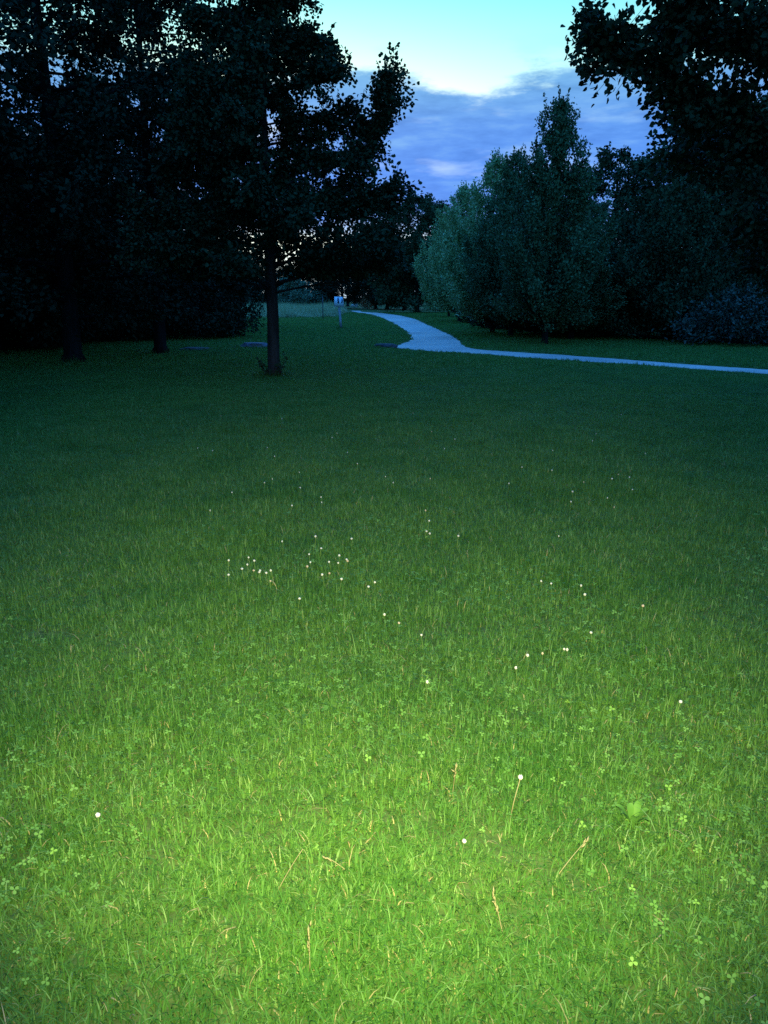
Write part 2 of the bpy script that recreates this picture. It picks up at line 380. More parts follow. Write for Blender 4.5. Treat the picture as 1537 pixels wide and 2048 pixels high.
def scatter(name, pts, lib, count, seed, smin, smax, tilt=.0, zvar=None):
    rng = np.random.default_rng(seed); n = len(pts)
    me = bpy.data.meshes.new(name); me.vertices.add(n)
    P = np.zeros((n, 3), np.float32); P[:, :2] = pts; P[:, 2] = ground_z(pts[:, 0], pts[:, 1]); me.vertices.foreach_set('co', P.ravel())
    rot = np.zeros((n, 3), np.float32); rot[:, 2] = rng.random(n)*6.283; rot[:, 0] = rng.normal(0, tilt, n); rot[:, 1] = rng.normal(0, tilt, n)
    s = smin + (smax - smin)*rng.random(n); sc = np.stack([s, s, s if zvar is None else s*zvar(pts)], 1).astype(np.float32)
    me.attributes.new('rot', 'FLOAT_VECTOR', 'POINT').data.foreach_set('vector', rot.ravel())
    me.attributes.new('scl', 'FLOAT_VECTOR', 'POINT').data.foreach_set('vector', sc.ravel())
    me.attributes.new('idx', 'INT', 'POINT').data.foreach_set('value', rng.integers(0, count, n).astype(np.int32))
    o = link(name, me)
    g = bpy.data.node_groups.new(name, 'GeometryNodeTree')
    g.interface.new_socket('Geometry', in_out='INPUT', socket_type='NodeSocketGeometry'); g.interface.new_socket('Geometry', in_out='OUTPUT', socket_type='NodeSocketGeometry')
    gi = g.nodes.new('NodeGroupInput'); go = g.nodes.new('NodeGroupOutput'); ci = g.nodes.new('GeometryNodeCollectionInfo'); ip = g.nodes.new('GeometryNodeInstanceOnPoints')
    ci.inputs[0].default_value = lib; ci.inputs[1].default_value = True; ci.inputs[2].default_value = True
    def attr(nm, ty):
        a = g.nodes.new('GeometryNodeInputNamedAttribute'); a.data_type = ty; a.inputs[0].default_value = nm; return a.outputs[0]
    e = g.nodes.new('FunctionNodeEulerToRotation'); g.links.new(attr('rot', 'FLOAT_VECTOR'), e.inputs[0])
    g.links.new(gi.outputs[0], ip.inputs['Points']); g.links.new(ci.outputs[0], ip.inputs['Instance']); ip.inputs['Pick Instance'].default_value = True
    g.links.new(attr('idx', 'INT'), ip.inputs['Instance Index']); g.links.new(e.outputs[0], ip.inputs['Rotation']); g.links.new(attr('scl', 'FLOAT_VECTOR'), ip.inputs['Scale'])
    g.links.new(ip.outputs[0], go.inputs[0])
    md = o.modifiers.new('scatter', 'NODES'); md.node_group = g
    return o
def fan_points(y0, y1, step, slope, margin, seed, jit=.5):
    rng = np.random.default_rng(seed); out = []; y = y0
    while y < y1:
        hw = max(0, y)*slope + margin; s = step(y) if callable(step) else step
        xs = np.arange(-hw, hw, s); out.append(np.stack([xs + rng.uniform(-jit, jit, len(xs))*s, np.full(len(xs), y) + rng.uniform(-jit, jit, len(xs))*s], 1)); y += s
    return np.concatenate(out)
def clear_of_path(P, r):
    bad = np.zeros(len(P), bool)
    for ax, ay in ((0, 0), (r, 0), (-r, 0), (0, r), (0, -r), (.7*r, .7*r), (-.7*r, .7*r), (.7*r, -.7*r), (-.7*r, -.7*r)):
        bad |= in_path(P + np.array([ax, ay]))
    return P[~bad]
GL = library('turf', [blade_patch('turf_%d' % i, 10 + i, 2300, .36, .020, .070, .0031, 1.2, M['grass'], .014) for i in range(7)])
GS = library('turf_small', [blade_patch('turf_small_%d' % i, 40 + i, 260, .13, .02, .06, .0045, .9, M['grass'], .01) for i in range(5)])
GF = library('turf_far', [blade_patch('turf_far_%d' % i, 60 + i, 900, .75, .03, .10, .011, .9, M['grass'], .006) for i in range(5)])
GT = library('tussock', [blade_patch('tussock_%d' % i, 80 + i, 110, .10, .05, .15, .0036, 1.1, M['grass'], .03, 4) for i in range(6)])
MG = library('tall_grass', [blade_patch('tall_grass_%d' % i, 90 + i, 420, .7, .25, .75, .014, .45, M['meadow'], .3, 3) for i in range(4)])
CL = library('clover', [clover_patch('clover_%d' % i, 120 + i, 80, .34) for i in range(5)])
P = fan_points(.3, 17, .27, .56, .9, 1); P = clear_of_path(P, .38)
hv = lambda P: np.array([max(.8, 1.0 + .55*mnoise.noise(Vector((x*2.1, y*2.1, 4.4))) + .3*mnoise.noise(Vector((x*.7, y*.7, 1.4)))) for x, y in P])
tag(scatter('lawn_grass', P, GL, 7, 2, .85, 1.15, .015, hv), kind='stuff')
P = fan_points(17, 75, lambda y: .42 + .008*(y - 17), .56, 1.5, 3); P = clear_of_path(P, .76)
tag(scatter('distant_lawn_grass', P, GF, 5, 4, .85, 1.15, .006), kind='stuff')
# a fringe of small tufts right up to the edge of the path
rng = np.random.default_rng(7); d = np.roll(polyA, -1, axis=0) - polyA; Ls = np.hypot(d[:, 0], d[:, 1]); E = []
for (p0, dd, l) in zip(polyA, d, Ls):
    for u in rng.random(max(1, int(l*22))):
        E.append(p0 + dd*u + np.array([-dd[1], dd[0]])/max(l, 1e-6)*rng.uniform(-.75, .75))
E = np.array(E); E = E[(E[:, 1] < 60) & (E[:, 0] < 14)]; E = clear_of_path(E, .09)
tag(scatter('path_edge_grass', E, GS, 5, 8, .8, 1.3, .05), kind='stuff')
tf = []
rng = np.random.default_rng(19)
for (x, y, rr, k) in [(-2.15, 15.15, .24, 26), (-5.95, 20.9, .26, 22), (-7.14, 18.0, .32, 24), (5.1, 25, .2, 16), (4.72, 29.4, .2, 14), (4.44, 32.4, .2, 14), (-2.1, 37.9, .15, 12), (-3.85, 23.4, .5, 22), (-5.35, 22.3, .5, 18), (.02, 23.6, .42, 14)]:
    a = rng.random(k)*6.283; q = rr*(.9 + .5*rng.random(k)); tf.append(np.stack([x + q*np.cos(a), y + q*np.sin(a)], 1))
tag(scatter('tree_foot_grass', clear_of_path(np.concatenate(tf), .1), GT, 6, 20, .8, 1.7, .1), kind='stuff')
def patchy(P, scale, thr, off):
    return np.array([mnoise.noise(Vector((x*scale + off, y*scale, off))) > thr for x, y in P])
P = fan_points(.5, 5.5, .34, .56, .4, 11); P = P[patchy(P, .9, -.12, 3.3) & (np.random.default_rng(5).random(len(P)) < np.clip((5.8 - P[:, 1])/2.5, 0, 1))]
tag(scatter('clover_leaves', P, CL, 5, 12, .8, 1.15, .05), kind='stuff')
P = fan_points(.6, 11, .5, .56, .5, 13); P = P[patchy(P, .8, .05, 8.1)]
tag(scatter('grass_tussocks', P, GT, 6, 14, .7, 1.1, .08), kind='stuff')
P = fan_points(62, 118, 1.0, .0, 1.0, 15)
P = np.stack([np.random.default_rng(16).uniform(-24, -4.0, 1500), np.random.default_rng(17).uniform(56, 112, 1500)], 1)
P = P[(P[:, 0] < -3.5 - (P[:, 1] - 56)*.01) & (P[:, 0]/P[:, 1] < -.055)]
tag(scatter('meadow_grass', clear_of_path(P, 1.0), MG, 4, 18, .7, 1.2, .03, lambda P: np.random.default_rng(3).uniform(.45, 1.3, len(P))), kind='stuff')

# ------------------------------------------------------------------ trees
def leaf_cloud(name, P, D, seed, length, width, mat, shape='oval', upbias=.5):
    """one leaf at each point P, growing roughly along D"""
    rng = np.random.default_rng(seed); n = len(P)
    ax = D + rng.normal(0, .55, (n, 3)); ax[:, 2] -= .25; ax /= np.linalg.norm(ax, axis=1)[:, None] + 1e-9
    nr = rng.normal(0, 1, (n, 3)); nr[:, 2] += upbias*2; sd_ = np.cross(ax, nr); sd_ /= np.linalg.norm(sd_, axis=1)[:, None] + 1e-9
    nn = np.cross(sd_, ax); l = length*(.65 + .6*rng.random(n)); w = width*(.7 + .5*rng.random(n))
    if shape == 'diamond': tpl = [(0, 0, 0), (.45, .5, .1), (1, 0, -.05), (.45, -.5, .1)]; f = [0, 1, 2, 3]; sz = [4]
    elif shape == 'oval': tpl = [(0, 0, 0), (.28, .48, .1), (.68, .40, .08), (1, 0, -.08), (.68, -.40, .08), (.28, -.48, .1)]; f = [0, 1, 2, 3, 0, 3, 4, 5]; sz = [4, 4]
    else: tpl = [(0.04, 0, 0), (-.06, .22, .06), (.10, .50, .12), (.42, .52, .10), (.72, .30, .04), (1.05, 0, -.12), (.72, -.30, .04), (.42, -.52, .10), (.10, -.50, .12), (-.06, -.22, .06)]; f = [0, 1, 2, 3, 4, 5, 0, 5, 6, 7, 8, 9]; sz = [6, 6]
    tp = np.array(tpl); K = len(tp)
    V = P[:, None, :] + ax[:, None, :]*(tp[None, :, 0, None]*l[:, None, None]) + sd_[:, None, :]*(tp[None, :, 1, None]*w[:, None, None]) + nn[:, None, :]*(tp[None, :, 2, None]*l[:, None, None])
    L = (np.arange(n)[:, None]*K + np.array(f)[None]).ravel()
    tint = np.clip(rng.random(n)*.7 + .3*rng.random(), 0, 1)
    return mesh_np(name, V.reshape(-1, 3), L, np.tile(sz, n), mat, tint=np.repeat(tint, K))
def interp(tab, h): return float(np.interp(h, [a for a, b in tab], [b for a, b in tab]))
def bez(p0, p1, p2, k):
    u = np.linspace(0, 1, k)[:, None]; return (1-u)**2*p0 + 2*u*(1-u)*p1 + u*u*p2
def grow(seed, H, r0, profile, limbs, twigs, leaves, rise=.35, up=.0, lean=(0, 0), extra=(), jitter=.06, twig_len=.34, bare=.0, sides=9, inner=.25, gap=.0, cap=9., shoots=0., sleeve=0):
    """skeleton of a tree at the origin: wood MB, leaf points, leaf directions. profile: height -> crown radius"""
    rng = np.random.default_rng(seed); w = MB(); k = 9
    hz = np.linspace(0, 1, k); wob = np.cumsum(rng.normal(0, .012*H/8, (k, 2)), axis=0); wob[0] = 0
    TP = np.stack([lean[0]*hz + wob[:, 0], lean[1]*hz + wob[:, 1], hz*H*.97], 1); TP[0, 2] = -.08
    rad = r0*(1 - hz)**.85 + .008; rad[0] *= 1.85
    TPf = np.vstack([TP[0], TP[0] + (TP[1] - TP[0])*.22, TP[1:]]); rf = np.concatenate([[rad[0]], [r0*1.02], rad[1:]])
    w.tube(TPf, rf, sides)
    hb = profile[0][0]; polys = []
    for i in range(limbs):
        u = ((i + rng.random())/limbs)**.9; h = hb + (H - hb)*u*.97; rr = interp(profile, h)
        az = i*2.39996 + rng.normal(0, .35); ln = max(.12, rr*rng.uniform(.72, 1.1)); d = np.array([math.cos(az), math.sin(az), 0])
        h0 = max(hb*.75, h - ln*(rise + up)); b = np.array([np.interp(h0, TP[:, 2], TP[:, 0]), np.interp(h0, TP[:, 2], TP[:, 1]), h0])
        p2 = b + d*ln + np.array([0, 0, h - h0]) + rng.normal(0, .05*ln, 3); p1 = b + d*ln*.55 + np.array([0, 0, (h - h0)*(.25 if up else .7)])
        polys.append((bez(b, p1, p2, 7), max(.006, r0*.34*(ln/max(1e-3, max(b_ for a_, b_ in profile))) * (1 - u*.5))))
    for ex in extra: polys.append((np.array(ex, float), r0*.22))
    LP, LD = [], []; tot = sum(np.linalg.norm(p[-1] - p[0]) for p, r in polys)
    for p, r in polys:
        w.tube(p, np.linspace(r, .004, len(p)), 5); ln = np.linalg.norm(p[-1] - p[0])
        nt_ = max(2, int(round(twigs*ln/tot)))
        if gap and rng.random() < gap: nt_ = max(1, nt_ // 4)
        for j in range(nt_):
            s = bare + (1 - bare)*(inner + (1 - inner)*rng.random()**.75) if j else 1.0
            q = s*(len(p) - 1); a = int(min(q, len(p) - 2)); base = p[a] + (p[a+1] - p[a])*(q - a); dr = p[a+1] - p[a]; dr = dr/(np.linalg.norm(dr) + 1e-9)
            td = dr*.8 + rng.normal(0, .6, 3); td[2] += up*1.3; td /= np.linalg.norm(td)
            tl_ = min(cap, max(.10, ln*twig_len*(1.15 - .5*s)))*rng.uniform(.6, 1.25); mid = base + td*tl_*.5 + rng.normal(0, .04*tl_, 3); tip = base + td*tl_ + np.array([0, 0, -.08*tl_ if not up else .1*tl_])
            if tl_ > .18: w.tube(np.array([base, mid, tip]), [.006, .004, .002], 3, False)
            m_ = max(3, int(leaves/twigs*rng.uniform(.7, 1.3))); uu = rng.random(m_)**.8
            pts = np.where(uu[:, None] < .5, base + (mid - base)*uu[:, None]*2, mid + (tip - mid)*(uu[:, None]*2 - 1)) + rng.normal(0, jitter, (m_, 3))
            LP.append(pts); LD.append(np.tile(td, (m_, 1)))
        if rng.random() < shoots:                          # a long straight shoot standing out of the crown
            td = p[-1] - p[-2]; td = td/(np.linalg.norm(td) + 1e-9)*.35 + np.array([0, 0, 1.0]) + rng.normal(0, .15, 3); td /= np.linalg.norm(td); sl_ = rng.uniform(.35, .8)
            w.tube(np.array([p[-1], p[-1] + td*sl_]), [.005, .002], 3, False); m_ = int(sl_*34); uu = rng.random(m_)
            LP.append(p[-1] + td*sl_*uu[:, None] + rng.normal(0, .022, (m_, 3))*(1.4 - uu[:, None])); LD.append(np.tile(td, (m_, 1)))
    for i in range(sleeve):                                # short leafy twigs on the trunk itself
        h = rng.uniform(hb + .1, H*.8); az = rng.random()*6.283; q = interp(profile, h)*rng.uniform(.12, .34); c = np.array([math.cos(az)*q, math.sin(az)*q, h])
        w.tube(np.array([[np.interp(h - .2, TP[:, 2], TP[:, 0]), np.interp(h - .2, TP[:, 2], TP[:, 1]), h - .2], c]), [.008, .003], 3, False)
        LP.append(c + rng.normal(0, .11, (110, 3))); LD.append(np.tile(np.array([math.cos(az), math.sin(az), .2]), (110, 1)))
    return w, np.concatenate(LP), np.concatenate(LD)
def tree(name, label, cat, loc, mats, leaf, group=None, rz=0, shape='oval', upbias=.5, zmin=.12, **kw):
    w, LP, LD = grow(**kw); keep = LP[:, 2] > zmin; LP, LD = LP[keep], LD[keep]
    t_ = empty(name, (loc[0], loc[1], 0), rz); tag(t_, label, cat, group)
    link('trunk', w.mesh('trunk', M[mats[0]], True), t_)
    c = link('crown', leaf_cloud('crown', LP, LD, kw['seed'] + 5, leaf[0], leaf[1], M[mats[1]], shape, upbias), t_); c['kind'] = 'stuff'
    return t_
def again(src, loc, rz, sc, label, group=None, name=None):
    c = copy_tree(src); c.location = (loc[0], loc[1], 0); c.rotation_euler = (0, 0, rz); c.scale = sc if isinstance(sc, tuple) else (sc,)*3
    c['label'] = label
    if group: c['group'] = group
    elif 'group' in c: del c['group']
    return c

# the lime tree standing free at the left of the lawn
lime = tree('lime_tree', 'slim straight-trunked tree standing free on the lawn, sky gleaming through its crown', 'tree', (-2.15, 15.15), ('bark', 'lime_leaf'), (.070, .062),
     zmin=1.82, sleeve=45, seed=3, H=8.8, r0=.118, profile=[(1.7, 1.9), (2.2, 2.35), (3.3, 2.3), (4.4, 1.95), (5.4, 1.5), (6.4, 1.1), (7.6, .7), (8.8, .1)], limbs=74, twigs=2700, leaves=118000, rise=.18,
     extra=[[(0, 0, 2.5), (1.2, 0, 3.3), (1.85, -.05, 4.0), (2.15, -.05, 4.6), (2.28, -.05, 5.15)], [(0, 0, 2.0), (1.1, -.3, 2.7), (2.0, -.4, 3.1), (2.3, -.4, 3.3)], [(0, 0, 1.6), (1.0, .2, 2.2), (1.8, .3, 2.35), (2.2, .3, 2.3)]], jitter=.055, gap=.13, inner=.06, cap=.45, shoots=.25)
for k, (dx, dy, hh) in enumerate(((.17, -.12, .46), (-.15, -.14, .36), (.10, -.26, .34), (-.10, -.24, .28))):
    rng = np.random.default_rng(200 + k); b = MB(); tip = np.array([dx*1.5, dy*1.5, hh]); P_ = bez(np.array([dx*.6, dy*.6, 0]), np.array([dx*1.3, dy*1.3, hh*.4]), tip, 5); b.tube(P_, np.linspace(.008, .003, 5), 5)
    s_ = link('basal_shoot', b.mesh('basal_shoot', M['bark']), lime)
    uu = rng.random(26)*.8 + .2; pts = np.array([P_[int(min(3, u*4))] + (P_[int(min(3, u*4)) + 1] - P_[int(min(3, u*4))])*(u*4 % 1) for u in uu]) + rng.normal(0, .03, (26, 3))
    link('foliage', leaf_cloud('foliage', pts, rng.normal(0, 1, (26, 3)), 210 + k, .06, .05, M['lime_leaf'], 'oval'), s_)
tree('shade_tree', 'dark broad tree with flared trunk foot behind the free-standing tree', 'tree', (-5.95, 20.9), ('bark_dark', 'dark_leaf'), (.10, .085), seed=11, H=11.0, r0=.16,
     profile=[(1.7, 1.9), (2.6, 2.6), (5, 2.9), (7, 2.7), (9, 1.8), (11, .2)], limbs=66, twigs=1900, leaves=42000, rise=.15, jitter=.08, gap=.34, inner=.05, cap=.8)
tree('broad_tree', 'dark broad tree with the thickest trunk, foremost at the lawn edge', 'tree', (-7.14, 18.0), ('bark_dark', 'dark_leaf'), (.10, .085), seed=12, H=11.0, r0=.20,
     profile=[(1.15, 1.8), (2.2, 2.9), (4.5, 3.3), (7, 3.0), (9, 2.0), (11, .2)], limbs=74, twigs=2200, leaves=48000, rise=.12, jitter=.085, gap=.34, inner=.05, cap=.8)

# dense dark trees behind them
bgl = 'black tree in the dense stand at the dark side of the lawn'; bgg = 'black trees of the dense stand'
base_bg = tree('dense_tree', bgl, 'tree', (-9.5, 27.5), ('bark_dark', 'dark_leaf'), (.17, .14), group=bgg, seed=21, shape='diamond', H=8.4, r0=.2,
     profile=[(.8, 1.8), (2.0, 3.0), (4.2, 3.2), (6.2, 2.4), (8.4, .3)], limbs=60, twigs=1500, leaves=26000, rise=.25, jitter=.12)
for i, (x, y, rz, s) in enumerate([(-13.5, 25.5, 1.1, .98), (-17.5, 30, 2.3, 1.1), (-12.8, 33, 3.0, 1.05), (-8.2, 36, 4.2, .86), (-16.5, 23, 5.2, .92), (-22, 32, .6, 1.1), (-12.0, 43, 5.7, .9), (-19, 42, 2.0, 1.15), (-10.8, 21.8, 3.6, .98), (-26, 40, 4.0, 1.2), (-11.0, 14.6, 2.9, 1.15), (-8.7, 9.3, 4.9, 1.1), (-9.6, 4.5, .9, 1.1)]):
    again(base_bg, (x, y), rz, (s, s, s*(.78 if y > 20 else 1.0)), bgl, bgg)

# upswept hornbeams in a row along the path
horn = dict(rise=.9, up=.9, inner=.15, twig_len=.42, shoots=.75, cap=.6)
hp = [(.75, 1.1), (1.5, 1.55), (2.9, 1.7), (4.2, 1.4), (5.4, .8), (6.3, .42), (7.0, .06)]
hb_mat = ('bark_dark', 'hornbeam_leaf'); hg = 'upswept trees in the row along the path'
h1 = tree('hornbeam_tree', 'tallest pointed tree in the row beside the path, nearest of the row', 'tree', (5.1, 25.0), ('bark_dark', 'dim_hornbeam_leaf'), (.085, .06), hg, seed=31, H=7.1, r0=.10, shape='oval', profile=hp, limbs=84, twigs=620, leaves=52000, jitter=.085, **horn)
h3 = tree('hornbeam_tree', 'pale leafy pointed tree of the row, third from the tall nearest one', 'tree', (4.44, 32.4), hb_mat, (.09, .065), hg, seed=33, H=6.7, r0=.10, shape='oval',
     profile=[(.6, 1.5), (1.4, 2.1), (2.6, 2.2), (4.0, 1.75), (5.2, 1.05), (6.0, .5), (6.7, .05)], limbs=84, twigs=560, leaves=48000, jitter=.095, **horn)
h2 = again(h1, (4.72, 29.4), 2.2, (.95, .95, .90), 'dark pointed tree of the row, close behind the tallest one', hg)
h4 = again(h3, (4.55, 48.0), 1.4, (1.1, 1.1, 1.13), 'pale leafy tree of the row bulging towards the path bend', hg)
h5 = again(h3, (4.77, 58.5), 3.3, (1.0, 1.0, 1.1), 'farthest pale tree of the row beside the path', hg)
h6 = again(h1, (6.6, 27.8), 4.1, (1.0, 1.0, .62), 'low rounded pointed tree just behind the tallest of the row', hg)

hb6 = 'low dark bush filling the shade behind the row of pointed trees'
# woodland at the right
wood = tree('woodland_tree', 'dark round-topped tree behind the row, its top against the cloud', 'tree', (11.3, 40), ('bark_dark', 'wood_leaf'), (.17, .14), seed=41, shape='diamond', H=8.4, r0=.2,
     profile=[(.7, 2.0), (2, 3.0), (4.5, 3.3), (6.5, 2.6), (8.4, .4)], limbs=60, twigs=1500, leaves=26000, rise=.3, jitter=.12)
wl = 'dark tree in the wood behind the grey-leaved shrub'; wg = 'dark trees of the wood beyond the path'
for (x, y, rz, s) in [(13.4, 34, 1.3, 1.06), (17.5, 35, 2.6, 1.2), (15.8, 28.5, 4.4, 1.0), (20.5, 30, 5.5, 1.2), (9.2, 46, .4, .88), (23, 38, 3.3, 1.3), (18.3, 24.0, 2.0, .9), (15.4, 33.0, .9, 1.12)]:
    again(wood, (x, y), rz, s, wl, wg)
tree('cone_shaped_shrub', 'tall cone-shaped dark bush rising to the right of the row of trees', 'bush', (9.9, 27.5), ('bark_dark', 'wood_leaf'), (.12, .085), seed=44, shape='diamond', H=5.2, r0=.07,
     profile=[(.1, 1.6), (.8, 2.3), (2.0, 2.1), (3.2, 1.4), (4.3, .8), (5.2, .05)], limbs=70, twigs=1500, leaves=28000, jitter=.07, **horn)
tree('leafy_shrub', 'soft round-topped dark bush right beside the tallest pointed tree', 'bush', (7.75, 29.5), ('bark_dark', 'wood_leaf'), (.12, .085), seed=45, shape='diamond', H=4.7, r0=.07,
     profile=[(.1, 1.2), (.8, 1.8), (2.2, 1.9), (3.5, 1.5), (4.3, .9), (4.7, .1)], limbs=60, twigs=1300, leaves=24000, jitter=.08, rise=.6, up=.5)
tree('grey_leaved_shrub', 'low spreading shrub with glinting grey leaves across the path', 'bush', (11.2, 24.6), ('bark_dark', 'glossy_leaf'), (.13, .06), seed=46, shape='oval', H=1.75, r0=.04,
     profile=[(.1, 2.0), (.6, 2.2), (1.2, 1.5), (1.75, .2)], limbs=60, twigs=900, leaves=9000, jitter=.06, rise=.5, up=.3)
# hedge-like bushes at the left
bush = tree('dark_bush', 'low dark rounded bush behind the flat grey stone', 'bush', (-6.75, 29.2), ('bark_dark', 'dark_leaf'), (.12, .09), seed=48, shape='diamond', H=2.3, r0=.04,
     profile=[(.05, 1.8), (.7, 2.3), (1.5, 1.8), (2.3, .3)], limbs=60, twigs=900, leaves=16000, jitter=.08, rise=.4, up=.2)
bl = 'low dark bush in the undergrowth below the dense stand'; bgp = 'low bushes below the dense stand'
for (x, y, rz, s) in [(-9.2, 27.0, 1.0, .8), (-10.6, 23.2, 2.1, 1.0), (-12.9, 22.0, 3.4, 1.1), (-15.5, 21.5, 4.3, 1.1)]:
    again(bush, (x, y), rz, s, bl, bgp)

for (x, y, rz, s) in [(6.9, 31.5, .7, .9), (8.6, 30.5, 2.2, .9), (5.9, 37, 3.9, .9), (7.6, 35.5, 5.2, 1.0), (6.2, 45, 1.2, .9), (12.6, 28.5, 4.6, 1.0)]:
    again(bush, (x, y), rz, s, hb6, 'low bushes behind the row of pointed trees')
# far side of the meadow
tree('round_tree', 'round-crowned green tree at the far end of the path', 'tree', (3.1, 74), ('bark_dark', 'wood_leaf'), (.25, .2), seed=51, shape='diamond', H=10.4, r0=.2,
     profile=[(.7, 2.6), (2.5, 3.7), (6, 4.0), (8.5, 3.2), (10.4, .6)], limbs=70, twigs=1500, leaves=32000, rise=.3, jitter=.18)
fl_, fg = 'dark tree at the far edge of the meadow', 'dark trees along the far edge of the meadow'
far0 = again(base_bg, (-1.0, 96), .5, (1.0, 1.0, .82), fl_, fg)
for (x, y, rz, s, sz) in [(-5.2, 100, 1.6, 1.1, .78), (-9.8, 104, 2.7, 1.2, .80), (-15.5, 106, 3.9, 1.2, .78), (2.2, 88, 5.0, 1.0, .92), (-21, 104, .2, 1.2, .85), (9.5, 90, 2.2, 1.3, 1.05), (.4, 93, 3.1, 1.0, .9), (-27, 98, 4.4, 1.3, .95)]:
    again(base_bg, (x, y), rz, (s, s, sz), fl_, fg)
pale = tree('pale_bush', 'pale grey-green bush beyond the meadow, just right of the slim trunk', 'bush', (-11.2, 97), ('bark_dark', 'pale_leaf'), (.22, .16), seed=53, shape='diamond', H=4.0, r0=.06,
     profile=[(.1, 1.8), (1.2, 2.6), (2.6, 1.9), (4.0, .3)], limbs=50, twigs=700, leaves=9000, jitter=.12, rise=.5, up=.3)
again(pale, (-17.2, 95), 2.0, .95, 'pale grey-green bush beyond the meadow, hidden partly by the slim trunk')
again(pale, (-8.2, 99), 4.0, (.8, .8, .55), 'lowest pale bush in front of the far dark trees')
tree('rusty_bush', 'small bush with rusty leaves at the foot of the far trees', 'bush', (-1.9, 93), ('bark_dark', 'rust_leaf'), (.16, .12), seed=55, shape='diamond', H=1.7, r0=.03,
     profile=[(.1, .6), (.8, .8), (1.7, .1)], limbs=20, twigs=120, leaves=700, jitter=.12, rise=.5, up=.3)
# far woodland that closes the horizon: one mass
WL = library('wood', [base_bg.children[1].data, wood.children[1].data])
rng = np.random.default_rng(61); aa = np.radians(np.linspace(-62, 62, 120)); rr = rng.uniform(112, 140, 120)
tag(scatter('far_woodland', np.stack([np.sin(aa)*rr, np.cos(aa)*rr], 1), WL, 2, 62, .86, 1.08), kind='stuff')

# the big-leaved tree reaching in from the right, its trunk beyond the picture
near = tree('overhanging_tree', 'large-leaved dark tree reaching in from the right above the path', 'tree', (6.7, 9.6), ('bark', 'lime_leaf'), (.068, .060), seed=71, shape='oval', upbias=.15, H=9.5, r0=.2,
     profile=[(1.6, 2.3), (2.3, 2.7), (3.0, 3.1), (3.7, 3.5), (5, 3.7), (7, 3.1), (9.5, .4)], limbs=60, twigs=4400, leaves=150000, rise=.25, jitter=.055, twig_len=.28, cap=.42, gap=.13,
     extra=[[(0, 0, 2.4), (-1.8, -.1, 3.1), (-3.4, -.3, 3.7), (-4.0, -.4, 3.98), (-4.4, -.4, 4.12)], [(0, 0, 2.6), (-1.6, 0, 3.1), (-2.7, -.2, 3.4), (-3.4, -.3, 3.5)], [(0, 0, 3.2), (-1.5, .3, 4.0), (-2.6, .4, 4.3), (-3.3, .4, 4.4)], [(0, 0, 1.9), (-1.4, -.3, 2.3), (-2.2, -.5, 2.5), (-2.8, -.5, 2.55)], [(0, 0, 2.8), (-1.8, -.4, 3.9), (-3.4, -.6, 4.5), (-3.8, -.7, 4.85)], [(0, 0, 2.0), (-1.6, .2, 2.6), (-2.6, .2, 2.9), (-3.1, .2, 3.0)]])

# ------------------------------------------------------------------ sign, stakes, stones
sg = empty('sign_post', (-2.12, 37.9, 0)); tag(sg, 'small white board on a leaning pale post in the grass left of the path', 'sign')
b = MB(); b.tube([(.06, 0, -.1), (.03, .01, .45), (-.02, .02, 1.0), (-.06, .03, 1.44)], [.055, .058, .055, .05], 8); link('post', b.mesh('post', M['post'], True), sg)
b = MB(); b.prism([(-.25, 1.00), (.19, .99), (.20, 1.17), (.18, 1.33), (.145, 1.46), (-.235, 1.47)], -.035, -.012); bd = link('board', b.mesh('board', M['sign_white']), sg)
b = MB(); b.prism([(-.085, 1.17), (-.03, 1.15), (.0, 1.22), (-.01, 1.36), (-.03, 1.44), (-.08, 1.44), (-.10, 1.34)], -.040, -.0352); link('pictogram', b.mesh('pictogram', M['sign_print']), bd)
b = MB(); b.prism([(.09, 1.19), (.135, 1.17), (.165, 1.24), (.16, 1.34), (.12, 1.40), (.11, 1.30)], -.040, -.0352); link('pictogram', b.mesh('pictogram', M['sign_print']), bd)
b = MB(); b.tube([(0, 0, -.05), (.01, 0, .8), (.0, 0, 1.5)], [.032, .032, .03], 7); st_ = link('wooden_stake', b.mesh('wooden_stake', M['stake']), None, (-4.0, 52, 0)); tag(st_, 'thin dark stake standing alone left of the white sign', 'stake')
def rock(name, loc, dims, mat, seed, label, cat, sub=3):
    import bmesh
    bm = bmesh.new(); bmesh.ops.create_icosphere(bm, subdivisions=sub, radius=1)
    for v in bm.verts:
        n = mnoise.noise(v.co*1.6 + Vector((seed, 0, 0)))*.25 + mnoise.noise(v.co*4 + Vector((seed, 3, 0)))*.1
        v.co *= 1 + n; v.co.z = max(-.35, min(.62, v.co.z)); v.co = Vector((v.co.x*dims[0], v.co.y*dims[1], v.co.z*dims[2]))
    me = bpy.data.meshes.new(name); bm.to_mesh(me); bm.free(); me.materials.append(M[mat])
    return tag(link(name, me, None, loc), label, cat)
rock('flat_stone', (-3.85, 23.4, .06), (.42, .3, .17), 'stone', 2, 'flat bluish-grey stone lying in the grass left of the slim trunk', 'stone')
rock('flat_stone', (-5.35, 22.3, .03), (.45, .3, .11), 'stone_dark', 5, 'low dark stone half sunk in the grass beside the shaded tree foot', 'stone')
rock('kerb_stone', (.02, 23.6, .03), (.36, .22, .15), 'stone_dark', 8, 'low dark stone where the short end of the path stops', 'stone')
rock('pale_stone', (-4.0, 108.0, .2), (.5, .4, .4), 'stone_pale', 9, 'pale stone block in the far grass right of the white sign', 'stone')

